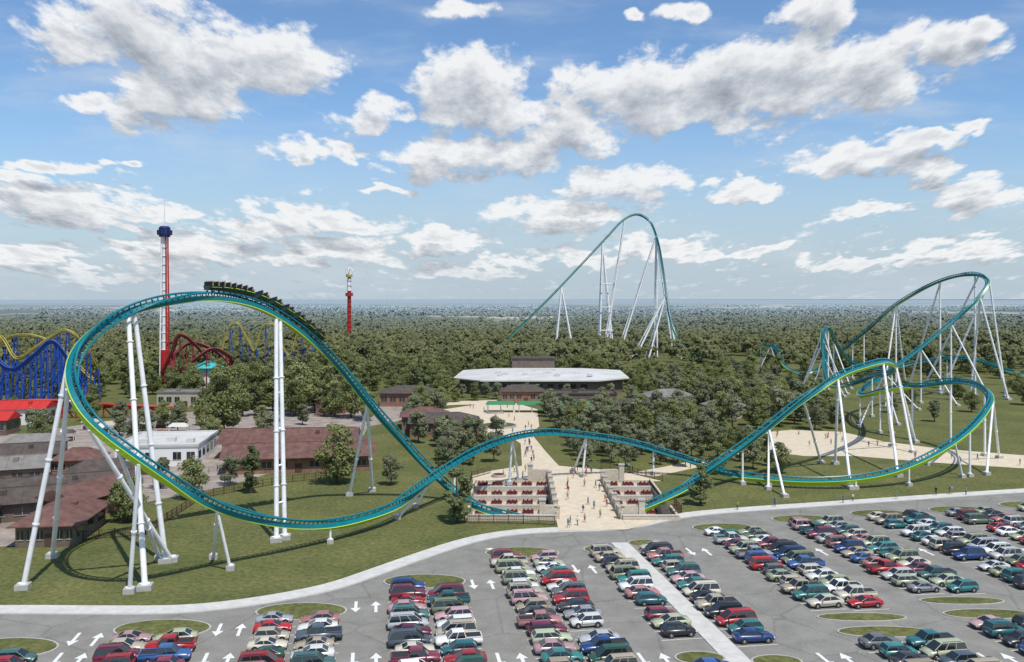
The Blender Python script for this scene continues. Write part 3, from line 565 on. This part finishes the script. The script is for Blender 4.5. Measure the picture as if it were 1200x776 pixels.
# ---------------------------------------------------------------- trees
def tree_mesh(name,seed,H,Wd,nl,ls,lm,nc=26,trunk=.28):
    r=np.random.RandomState(seed); b=MB()
    th=H*trunk; b.tube((0,0,-.2),(r.normal()*.15,r.normal()*.15,th),H*.022,H*.016,7,0); 
    b.tube((0,0,th*.9),(r.normal()*.3,r.normal()*.3,H*.8),H*.016,H*.004,6,0)
    cen=[];rad=[]
    for i in range(nc):
        z=r.uniform(0,1)**.9; an=r.uniform(0,2*math.pi); env=math.sin(math.pi*min(1,(.12+z*.86)))**.65
        rd=Wd*.5*env*math.sqrt(r.uniform(.1,1))*.78
        cen.append((rd*math.cos(an),rd*math.sin(an),th*.85+z*(H*.98-th))); rad.append(Wd*r.uniform(.11,.2)*(1.15-z*.35))
    for i in range(0,nc,3): c=cen[i]; b.tube((0,0,th*.8+ (c[2]-th)*.25),c,H*.009,H*.003,5,0)
    cen=np.array(cen);rad=np.array(rad)
    wsel=rad**2/np.sum(rad**2); ci=r.choice(nc,nl,p=wsel)
    d=r.normal(size=(nl,3)); d/=np.linalg.norm(d,axis=1,keepdims=True)
    rr_=r.uniform(.45,1.05,(nl,1))**.6
    pos=cen[ci]+d*rad[ci][:,None]*rr_*np.array([1.1,1.1,.8])
    pos[:,2]=np.maximum(pos[:,2],th*.6)
    nrm=d+r.normal(size=(nl,3))*.4+np.array([0,0,.45]); nrm/=np.linalg.norm(nrm,axis=1,keepdims=True)
    a=np.cross(nrm,r.normal(size=(nl,3))); a/=np.linalg.norm(a,axis=1,keepdims=True); c_=np.cross(nrm,a)
    s1=ls*r.uniform(.6,1.3,(nl,1)); s2=s1*r.uniform(.5,.9,(nl,1))
    q=np.stack([pos-a*s1,pos-c_*s2,pos+a*s1,pos+c_*s2],1).reshape(-1,3)
    nb=len(b.v); V=b.v+[tuple(v) for v in q]; F=b.f+[[nb+4*i,nb+4*i+1,nb+4*i+2,nb+4*i+3] for i in range(nl)]
    me=bpy.data.meshes.new(name); me.from_pydata(V,[],F); me.materials.append(M_bark); me.materials.append(lm)
    me.polygons.foreach_set('material_index',b.m+[1]*nl)
    ct=r.uniform(0,1,nc); hz=(pos[:,2]-th)/(H-th)
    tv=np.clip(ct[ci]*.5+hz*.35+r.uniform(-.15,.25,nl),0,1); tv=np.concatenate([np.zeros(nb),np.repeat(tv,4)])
    at_=me.color_attributes.new('tint','FLOAT_COLOR','POINT'); at_.data.foreach_set('color',np.stack([tv,tv,tv,np.ones_like(tv)],1).ravel().astype(np.float32))
    me.update(); return me
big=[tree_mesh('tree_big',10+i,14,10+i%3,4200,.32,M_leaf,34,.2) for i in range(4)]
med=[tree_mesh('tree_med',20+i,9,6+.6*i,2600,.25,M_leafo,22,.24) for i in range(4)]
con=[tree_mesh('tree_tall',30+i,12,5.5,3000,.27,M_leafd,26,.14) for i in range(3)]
def tree(x,y,h,kind='b',w=1):
    ms={'b':big,'m':med,'c':con}[kind]; base={'b':14,'m':9,'c':12}[kind]
    s_=h/base*R.uniform(.93,1.07); mkobj('tree',R.choice(ms),None,(x,y,0),R.uniform(0,6.28),(s_*w,s_*w,s_))
for q in [(-37.8,191.5,14.2,'b'),(-53.5,182,10,'c'),(-64,177,8.5,'b'),(-68.7,158.6,8.7,'b'),(-72,163,7.5,'b'),(-85.5,263,20,'b',1.0),(-74,308,17,'b'),(-96,332,16,'b'),(-91,300,15,'c'),(-9.8,158.2,10,'c',1.25),(-26,190,7,'m'),(36.5,172,8.6,'c',1.3),(-26,246,9,'m'),(-54,297,14,'b'),(-48,290,12,'b'),(-60,300,13,'b'),(-67,318,17,'b'),(-20,248,7,'m'),(-12,243,8,'m')]:
    tree(*q)
used=[]
BL=[(-74,-33,198,241),(-100,-74,208,238),(-52,-28,324,346),(13,40,306,336),(47,67,310,330),(64,80,292,308),(-135,-110,324,340),(-170,-145,256,294),(-35,-8,252,284),(32,48,294,306),(-70,-57,305,320),(-118,-74,135,200),(-130,-92,185,232),(-12,36,308,318),(-6,14,336,350)]
def blocked(x,y):
    if -25<x<10 and 255<y<335 : return True
    if -1<x<12 and 195<y<262: return True
    if -28<x<52 and 360<y<435: return True
    return any(a<x<b and c<y<d for (a,b,c,d) in BL)
def region(poly_fn,n,mind,hr,kinds_):
    c=0;t_=0
    while c<n and t_<n*30:
        t_+=1; x,y=poly_fn()
        if blocked(x,y): continue
        if any((x-a)**2+(y-b)**2<mind*mind for a,b in used): continue
        used.append((x,y)); tree(x,y,R.uniform(*hr),R.choice(kinds_)); c+=1
U_=R.uniform
region(lambda:(U_(16,47),U_(210,262)),42,4.9,(5.2,8.2),'mmmc')
region(lambda:(U_(12,60),U_(260,308)),42,5.8,(6.5,9.5),'mmb')
region(lambda:(U_(44,64),U_(202,250)),15,5,(5.5,8.5),'mcb')
region(lambda:(U_(-22,-4),U_(205,250)),15,4.6,(6,8.5),'mmc')
region(lambda:(U_(-34,-2),U_(284,330)),22,5,(6,9),'mb')
region(lambda:(U_(58,104),U_(270,345)),42,7,(8,12.5),'bbm')
region(lambda:(U_(50,130),U_(345,450)),58,9,(7,10.5),'bbm')
region(lambda:(U_(-22,50),U_(336,362)),16,6,(5,7.5),'mmb')
region(lambda:(U_(-70,-22),U_(345,470)),54,9.5,(9,14),'bbc')
region(lambda:(U_(-110,-60),U_(300,470)),54,9.5,(10,15),'bbc')
region(lambda:(U_(-250,-110),U_(355,470)),80,10,(9,14),'bbc')
region(lambda:(U_(-260,-150),U_(300,360)),14,10,(7,10),'bc')
region(lambda:(U_(-20,55),U_(436,480)),30,8,(8,12),'bbc')
region(lambda:(U_(125,300),U_(440,480)),30,9,(8,12),'bbc')
region(lambda:(U_(-140,-60),U_(165,300)),26,8,(6,10),'bm')
region(lambda:(U_(105,230),U_(285,435)),14,16,(7,10),'bm')
# forest (instanced)
def crown_mesh(name,seed,nl,ls,groves=1,area=0):
    r=np.random.RandomState(seed); P_=[];Tt=[]
    for g_ in range(groves):
        ox,oy=(r.uniform(-area,area,2) if groves>1 else (0,0)); Hh=r.uniform(9,15); Wd=r.uniform(7,11)*(1 if groves==1 else 1.5)
        nc=9; cen=np.stack([r.normal(size=nc)*Wd*.22,r.normal(size=nc)*Wd*.22,r.uniform(.3,.95,nc)*Hh],1); ci=r.randint(0,nc,nl)
        d=r.normal(size=(nl,3)); d/=np.linalg.norm(d,axis=1,keepdims=True); d[:,2]=np.abs(d[:,2])*.9-.15
        pos=cen[ci]+d*Wd*.2+np.array([ox,oy,0]); nrm=d+r.normal(size=(nl,3))*.3+np.array([0,-.2,.3]); nrm/=np.linalg.norm(nrm,axis=1,keepdims=True)
        a=np.cross(nrm,r.normal(size=(nl,3))); a/=np.linalg.norm(a,axis=1,keepdims=True); c_=np.cross(nrm,a); s1=ls*r.uniform(.6,1.3,(nl,1))
        P_.append(np.stack([pos-a*s1,pos-c_*s1*.7,pos+a*s1,pos+c_*s1*.7],1).reshape(-1,3)); tint=np.clip(r.uniform(0,.6)+ (pos[:,2]/Hh)*.4+r.uniform(-.1,.2,nl),0,1); Tt.append(np.repeat(tint,4))
    q=np.concatenate(P_); tv=np.concatenate(Tt); nf=len(q)//4
    me=bpy.data.meshes.new(name); me.from_pydata([tuple(v) for v in q],[],[[4*i,4*i+1,4*i+2,4*i+3] for i in range(nf)]); me.materials.append(M_leaff)
    at_=me.color_attributes.new('tint','FLOAT_COLOR','POINT'); at_.data.foreach_set('color',np.stack([tv,tv,tv,np.ones_like(tv)],1).ravel().astype(np.float32)); return me
def forest(name,points,meshes,smin,smax):
    c=bpy.data.collections.new(name+'_source')
    for m in meshes: o=bpy.data.objects.new(name+'_crown',m); c.objects.link(o)
    me=bpy.data.meshes.new(name); me.from_pydata(points,[],[]); o=mkobj(name,me)
    ng=bpy.data.node_groups.new(name,'GeometryNodeTree'); ng.interface.new_socket('Geometry',in_out='INPUT',socket_type='NodeSocketGeometry'); ng.interface.new_socket('Geometry',in_out='OUTPUT',socket_type='NodeSocketGeometry')
    gi=ng.nodes.new('NodeGroupInput');go=ng.nodes.new('NodeGroupOutput');ip=ng.nodes.new('GeometryNodeInstanceOnPoints');ci=ng.nodes.new('GeometryNodeCollectionInfo')
    ci.inputs[0].default_value=c; ci.inputs['Separate Children'].default_value=True; ci.inputs['Reset Children'].default_value=True
    rv=ng.nodes.new('FunctionNodeRandomValue'); rv.data_type='FLOAT_VECTOR'; rv.inputs[0].default_value=(0,0,-.6); rv.inputs[1].default_value=(0,0,.6)
    rs=ng.nodes.new('FunctionNodeRandomValue'); rs.data_type='FLOAT'; rs.inputs[2].default_value=smin; rs.inputs[3].default_value=smax; rs.inputs['Seed'].default_value=3
    L=ng.links.new; L(gi.outputs[0],ip.inputs['Points']); L(ci.outputs[0],ip.inputs['Instance']); ip.inputs['Pick Instance'].default_value=True
    L(rv.outputs[0],ip.inputs['Rotation']); L(rs.outputs[1],ip.inputs['Scale']); L(ip.outputs[0],go.inputs[0])
    md=o.modifiers.new('scatter','NODES'); md.node_group=ng
pn=np.random.RandomState(4)
P1=[]
while len(P1)<8000:
    y=math.sqrt(pn.uniform(470**2,1450**2)) if pn.uniform()<.6 else pn.uniform(470,900)
    x=pn.uniform(-1,1)*(y*.68+50)
    if abs(x-55)<70 and 608<y<632: continue
    if y<610 and .13<x/y<.36 and pn.uniform()<.85: continue
    if math.sin(x*.011+y*.006)+math.sin(x*.005-y*.013+1)>(1.35 if y<900 else .9): continue
    P1.append((x,y,-.5))
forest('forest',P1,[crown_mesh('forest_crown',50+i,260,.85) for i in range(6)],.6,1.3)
P2=[]
while len(P2)<430:
    y=1350*(4200/1350)**(pn.uniform()**1.2); x=pn.uniform(-1,1)*(y*.66)
    v=math.sin(x*.0023+y*.0019)+math.sin(x*.0017-y*.0041+2)+.8*math.sin(y*.008+x*.0009)
    if v>0: continue
    P2.append((x,y,-1.5))
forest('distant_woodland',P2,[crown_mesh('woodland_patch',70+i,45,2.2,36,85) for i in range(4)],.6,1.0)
# ---------------------------------------------------------------- people
M_shirt=mat('shirt',(.5,.5,.5),.85,objcol=True); M_pants=[mat('jeans',(.03,.05,.1),.9),mat('khaki',(.25,.2,.13),.9),mat('black_trousers',(.02,.02,.02),.9)]; M_hair=mat('hair',(.03,.02,.012),.8)
def person_mesh(seed,pose):
    st=.22 if pose=='walk' else .03
    V=[(0,0,.95),(0,0,1.15),(0,.01,1.38),(0,.01,1.5),(0,.02,1.58),(0,.03,1.66),(0,.02,1.74),
       (.09,0,.9),(.1,st*.5,.5),(.1,st*.6-.05,.09),(.1,st*.6+.1,.03),
       (-.09,0,.9),(-.1,-st*.4,.5),(-.1,-st-.05,.09),(-.1,-st+.1,.03),
       (.19,0,1.40),(.24,-st*.4,1.14),(.25,-st*.4+.1,.9),(.25,-st*.4+.13,.80),
       (-.19,0,1.40),(-.24,st*.4,1.14),(-.25,st*.5+.1,.9),(-.25,st*.5+.13,.80)]
    E=[(0,1),(1,2),(2,3),(3,4),(4,5),(5,6),(0,7),(7,8),(8,9),(9,10),(0,11),(11,12),(12,13),(13,14),(2,15),(15,16),(16,17),(17,18),(2,19),(19,20),(20,21),(21,22)]
    RD=[.14,.13,.15,.06,.07,.10,.08,.1,.07,.045,.04,.1,.07,.045,.04,.06,.045,.035,.03,.06,.045,.035,.03]
    me=bpy.data.meshes.new('p'); me.from_pydata(V,E,[]); o=bpy.data.objects.new('p',me); COL.objects.link(o)
    o.modifiers.new('s','SKIN'); 
    for i,sv in enumerate(me.skin_vertices[0].data): sv.radius=(RD[i],RD[i]*.85); sv.use_root=(i==0)
    s2=o.modifiers.new('u','SUBSURF'); s2.levels=1;s2.render_levels=1
    dg=bpy.context.evaluated_depsgraph_get(); m2=bpy.data.meshes.new_from_object(o.evaluated_get(dg)); bpy.data.objects.remove(o)
    m2.materials.clear()
    for m in(M_shirt,M_pants[seed%3],skin,M_hair): m2.materials.append(m)
    for p_ in m2.polygons:
        c=p_.center; k=0
        if c.z<.95 and abs(c.x)<.2: k=1
        if c.z>1.5: k=2
        if c.z>1.67 or (c.z>1.56 and c.y<-.03): k=3
        if abs(c.x)>.2 and c.z<1.15: k=2
        if c.z<.45 and seed%2: k=2
        if c.z<.07: k=3
        p_.material_index=k; p_.use_smooth=True
    return m2
PM=[person_mesh(i,'walk' if i%3 else 'stand') for i in range(5)]
sh=[(.6,.6,.6),(.4,.04,.04),(.03,.06,.3),(.02,.02,.02),(.4,.34,.1),(.05,.25,.25),(.5,.25,.28),(.2,.35,.5)]
def person(x,y,z=.05):
    o=mkobj('person',R.choice(PM),None,(x,y,z),U_(0,6.28),U_(.92,1.06)); o.color=(*R.choice(sh),1)
for k in range(13): person(U_(9.3,18.7),U_(161,193))
for k in range(4): person(U_(9.3,18.7),U_(154,159),.17)
for k in range(14): person(U_(-3,20),U_(196,206))
for k in range(12): person(U_(3.2,7),U_(210,255))
for k in range(26): person(U_(-19,7),U_(262,330))
for k in range(12): person(U_(75,100),U_(232,262))
for k in range(12): person(U_(100,150),U_(210,222))
for k in range(12): 
    x=U_(32,140); person(x,np.interp(x,[a for a,_ in cs],[b for _,b in cs])+U_(.6,2.2),.14)
for k in range(20): person(U_(-84,-62),U_(185,206)) if k<8 else person(U_(-120,-100),U_(235,290))
for k in range(5): person(U_(24,44),U_(200,214),0)
# ---------------------------------------------------------------- light & sky
sv=Vector((.28,-.46,1)).normalized()
sd=bpy.data.lights.new('sun','SUN'); sd.energy=4.4; sd.angle=math.radians(.5); sd.color=(1,.96,.89)
so=mkobj('sun',sd,None,(0,0,300)); so.rotation_euler=(-sv).to_track_quat('-Z','Y').to_euler()
def skynode(t_):
    sky=nd(t_,'ShaderNodeTexSky',sky_type='NISHITA'); sky.sun_disc=False; sky.sun_elevation=math.asin(sv.z); sky.sun_rotation=math.atan2(sv.x,sv.y); sky.air_density=1.0; sky.dust_density=.4; sky.ozone_density=2.0; return sky
W=bpy.data.worlds.new('World'); SC.world=W; W.use_nodes=True; wt=W.node_tree
bg=wt.nodes['Background']; bg.inputs['Strength'].default_value=.15
wt.links.new(skynode(wt).outputs[0],bg.inputs['Color'])
SM=bpy.data.materials.new('cloudy_sky'); SM.use_nodes=True; nt=SM.node_tree; nt.nodes.clear(); L=nt.links.new
SM.cycles.emission_sampling='NONE'
em=nd(nt,'ShaderNodeEmission'); em.inputs['Strength'].default_value=.13; mo=nd(nt,'ShaderNodeOutputMaterial'); L(em.outputs[0],mo.inputs['Surface'])
# cumulus fields: (tan azimuth, tan elevation, half width, half height) in thousandths
clouds=[(-433,298,106,43),(-351,265,106,48),(-385,217,77,27),(-260,265,58,37),(-472,219,34,13),(-159,209,50,17),(-48,236,58,46),(10,202,53,21),(-38,162,91,27),(53,183,58,29),(87,236,43,27),(154,226,67,42),(231,245,77,53),(318,255,87,48),(395,260,82,42),(472,289,77,25),(337,318,43,21),(192,325,29,13),(531,303,23,14),(146,320,13,9),(-245,164,33,13),(-188,168,27,9),(135,133,62,23),(87,127,29,13),(395,159,91,18),(462,178,58,13),(515,197,29,8),(-525,149,48,11),(-438,151,17,8),(-496,106,96,23),(-558,125,48,13),(-404,96,48,13),(-265,87,72,20),(-183,82,53,14),(53,94,77,19),(-366,56,82,21),(-77,67,53,15),(-207,50,82,16),(-549,48,77,14),(529,117,50,17),(404,99,42,9),(269,123,48,9),(96,48,67,11),(250,53,58,8),(395,43,77,10),(510,58,67,13),(-48,34,77,11),(-433,27,87,9),(-48,329,38,10),(-144,120,29,6),(476,140,33,10),(173,58,58,12)]
ng=bpy.data.node_groups.new('cloud_density','ShaderNodeTree'); ng.interface.new_socket('P',in_out='INPUT',socket_type='NodeSocketVector'); ng.interface.new_socket('D',in_out='OUTPUT',socket_type='NodeSocketFloat')
gi=nd(ng,'NodeGroupInput');go=nd(ng,'NodeGroupOutput'); l=ng.links.new
def mth(t_,op,a,b=None,c=None,clamp=False):
    n_=nd(t_,'ShaderNodeMath',operation=op); n_.use_clamp=clamp
    for i_,x in enumerate((a,b,c)):
        if x is None: continue
        if isinstance(x,(int,float)): n_.inputs[i_].default_value=x
        else: t_.links.new(x,n_.inputs[i_])
    return n_.outputs[0]
def mrange(t_,x,a,b,c,d,sm_=True):
    n_=nd(t_,'ShaderNodeMapRange'); 
    if sm_: n_.interpolation_type='SMOOTHSTEP'
    t_.links.new(x,n_.inputs[0]); n_.inputs[1].default_value=a;n_.inputs[2].default_value=b;n_.inputs[3].default_value=c;n_.inputs[4].default_value=d; return n_.outputs[0]
sx=nd(ng,'ShaderNodeSeparateXYZ'); l(gi.outputs[0],sx.inputs[0])
wv=mth(ng,'MAXIMUM',sx.outputs['Y'],-.02); sc=mth(ng,'DIVIDE',1.0,mth(ng,'ADD',wv,.2))
qx=mth(ng,'MULTIPLY',sx.outputs['X'],sc); qy=mth(ng,'MULTIPLY',sc,-.6)
cb=nd(ng,'ShaderNodeCombineXYZ'); l(qx,cb.inputs[0]); l(qy,cb.inputs[1])
def nz(t_,scale,det,ro,vec):
    n_=nd(t_,'ShaderNodeTexNoise'); n_.inputs['Scale'].default_value=scale; n_.inputs['Detail'].default_value=det; n_.inputs['Roughness'].default_value=ro; t_.links.new(vec,n_.inputs['Vector']); return n_
wn_=nz(ng,6,3,.55,cb.outputs[0]); w2=nd(ng,'ShaderNodeVectorMath',operation='MULTIPLY_ADD'); l(wn_.outputs['Color'],w2.inputs[0]); w2.inputs[1].default_value=(.10,.06,0); w2.inputs[2].default_value=(-.05,-.03,0)
pw2=nd(ng,'ShaderNodeVectorMath',operation='ADD'); l(w2.outputs[0],pw2.inputs[0]); l(gi.outputs[0],pw2.inputs[1])
acc=None
for (ca,ce,ra,re_) in clouds:
    ux=ca/1000;uy=ce/1000;ix=1000/(ra*1.12);iy=1000/(re_*1.15)
    v1=nd(ng,'ShaderNodeVectorMath',operation='MULTIPLY_ADD'); l(pw2.outputs[0],v1.inputs[0]); v1.inputs[1].default_value=(ix,iy,0); v1.inputs[2].default_value=(-ux*ix,-uy*iy,0)
    dt=nd(ng,'ShaderNodeVectorMath',operation='DOT_PRODUCT'); l(v1.outputs[0],dt.inputs[0]); l(v1.outputs[0],dt.inputs[1])
    acc=dt.outputs['Value'] if acc is None else mth(ng,'MINIMUM',acc,dt.outputs['Value'])
floor_=mrange(ng,sx.outputs['Y'],.15,.07,-1.6,-.25)
F=mth(ng,'MAXIMUM',mth(ng,'SUBTRACT',1.0,acc),floor_)
fb1=nz(ng,8,9,.64,cb.outputs[0])
D=mth(ng,'MULTIPLY_ADD',mth(ng,'SUBTRACT',fb1.outputs['Fac'],.5),2.4,mth(ng,'MULTIPLY',F,.6))
l(D,go.inputs[0])
tc=nd(nt,'ShaderNodeNewGeometry'); s3=nd(nt,'ShaderNodeSeparateXYZ'); L(tc.outputs['Position'],s3.inputs[0])
nv=nd(nt,'ShaderNodeVectorMath',operation='NORMALIZE'); L(tc.outputs['Position'],nv.inputs[0])
sky=skynode(nt); L(nv.outputs[0],sky.inputs['Vector'])
ya=mth(nt,'MAXIMUM',mth(nt,'ABSOLUTE',s3.outputs['Y']),100)
u_=mth(nt,'DIVIDE',s3.outputs['X'],ya); w_=mth(nt,'DIVIDE',s3.outputs['Z'],ya)
pc=nd(nt,'ShaderNodeCombineXYZ'); L(u_,pc.inputs[0]); L(w_,pc.inputs[1])
def dens(off):
    g_=nd(nt,'ShaderNodeGroup'); g_.node_tree=ng
    if off:
        a_=nd(nt,'ShaderNodeVectorMath',operation='ADD'); L(pc.outputs[0],a_.inputs[0]); a_.inputs[1].default_value=off; L(a_.outputs[0],g_.inputs[0])
    else: L(pc.outputs[0],g_.inputs[0])
    return g_.outputs[0]
D0=dens(None);D2=dens((.006,.022,0))
al=mrange(nt,D0,-.10,.34,0,1)
thick=mrange(nt,D0,.15,.95,0,.40)
rel=mth(nt,'MINIMUM',mth(nt,'MAXIMUM',mth(nt,'MULTIPLY',mth(nt,'SUBTRACT',D0,D2),.85),-.46),.36)
lit=mth(nt,'ADD',mth(nt,'SUBTRACT',.75,thick),rel,clamp=True)
cr=nd(nt,'ShaderNodeValToRGB'); L(lit,cr.inputs[0]); e=cr.color_ramp.elements; e[0].position=.05;e[0].color=(.25,.285,.34,1); e[1].position=.94; e[1].color=(.90,.91,.92,1); en=cr.color_ramp.elements.new(.5); en.color=(.53,.565,.615,1)
cm=nd(nt,'ShaderNodeVectorMath',operation='SCALE'); L(cr.outputs[0],cm.inputs[0]); cm.inputs['Scale'].default_value=7.7
tn=nd(nt,'ShaderNodeVectorMath',operation='MULTIPLY'); L(sky.outputs[0],tn.inputs[0]); tn.inputs[1].default_value=(.80,.96,1.10)
hz=mrange(nt,w_,-.01,.24,.96,0)
mh=nd(nt,'ShaderNodeMix',data_type='RGBA'); L(hz,mh.inputs[0]); L(tn.outputs[0],mh.inputs[6]); mh.inputs[7].default_value=(3.6,4.35,5.0,1)
cz=nd(nt,'ShaderNodeVectorMath',operation='MULTIPLY'); L(pc.outputs[0],cz.inputs[0]); cz.inputs[1].default_value=(2.2,9,1)
veil=mrange(nt,nz(nt,1.6,6,.6,cz.outputs[0]).outputs['Fac'],.45,.8,0,.6)
mv=nd(nt,'ShaderNodeMix',data_type='RGBA'); L(veil,mv.inputs[0]); L(mh.outputs[2],mv.inputs[6]); mv.inputs[7].default_value=(5.0,5.5,6.0,1)
mc=nd(nt,'ShaderNodeMix',data_type='RGBA'); fade=mrange(nt,w_,0,.05,.30,.96); L(mth(nt,'MULTIPLY',al,fade),mc.inputs[0]); L(mv.outputs[2],mc.inputs[6]); L(cm.outputs[0],mc.inputs[7])
L(mc.outputs[2],em.inputs['Color'])
dm=MB(); RD_=45000; na,ne=48,16; vs=[]
for j in range(ne+1):
    el=math.radians(-1+57*j/ne)
    for i in range(na+1):
        az=math.radians(-80+160*i/na); vs.append((RD_*math.cos(el)*math.sin(az),RD_*math.cos(el)*math.cos(az),RD_*math.sin(el)))
dm.add(vs,[(j*(na+1)+i,j*(na+1)+i+1,(j+1)*(na+1)+i+1,(j+1)*(na+1)+i) for j in range(ne) for i in range(na)],0,True)
dm.obj('sky',[SM])
# ---------------------------------------------------------------- camera
cd=bpy.data.cameras.new('camera'); cd.sensor_width=36; cd.lens=31.17; cd.shift_y=-38/1200; cd.clip_end=120000; cd.clip_start=.5
co=mkobj('camera',cd,None,(0,0,40)); co.rotation_euler=(math.radians(90),0,0); SC.camera=co
SC.view_settings.view_transform='Standard'; SC.view_settings.look='None'; SC.view_settings.exposure=0
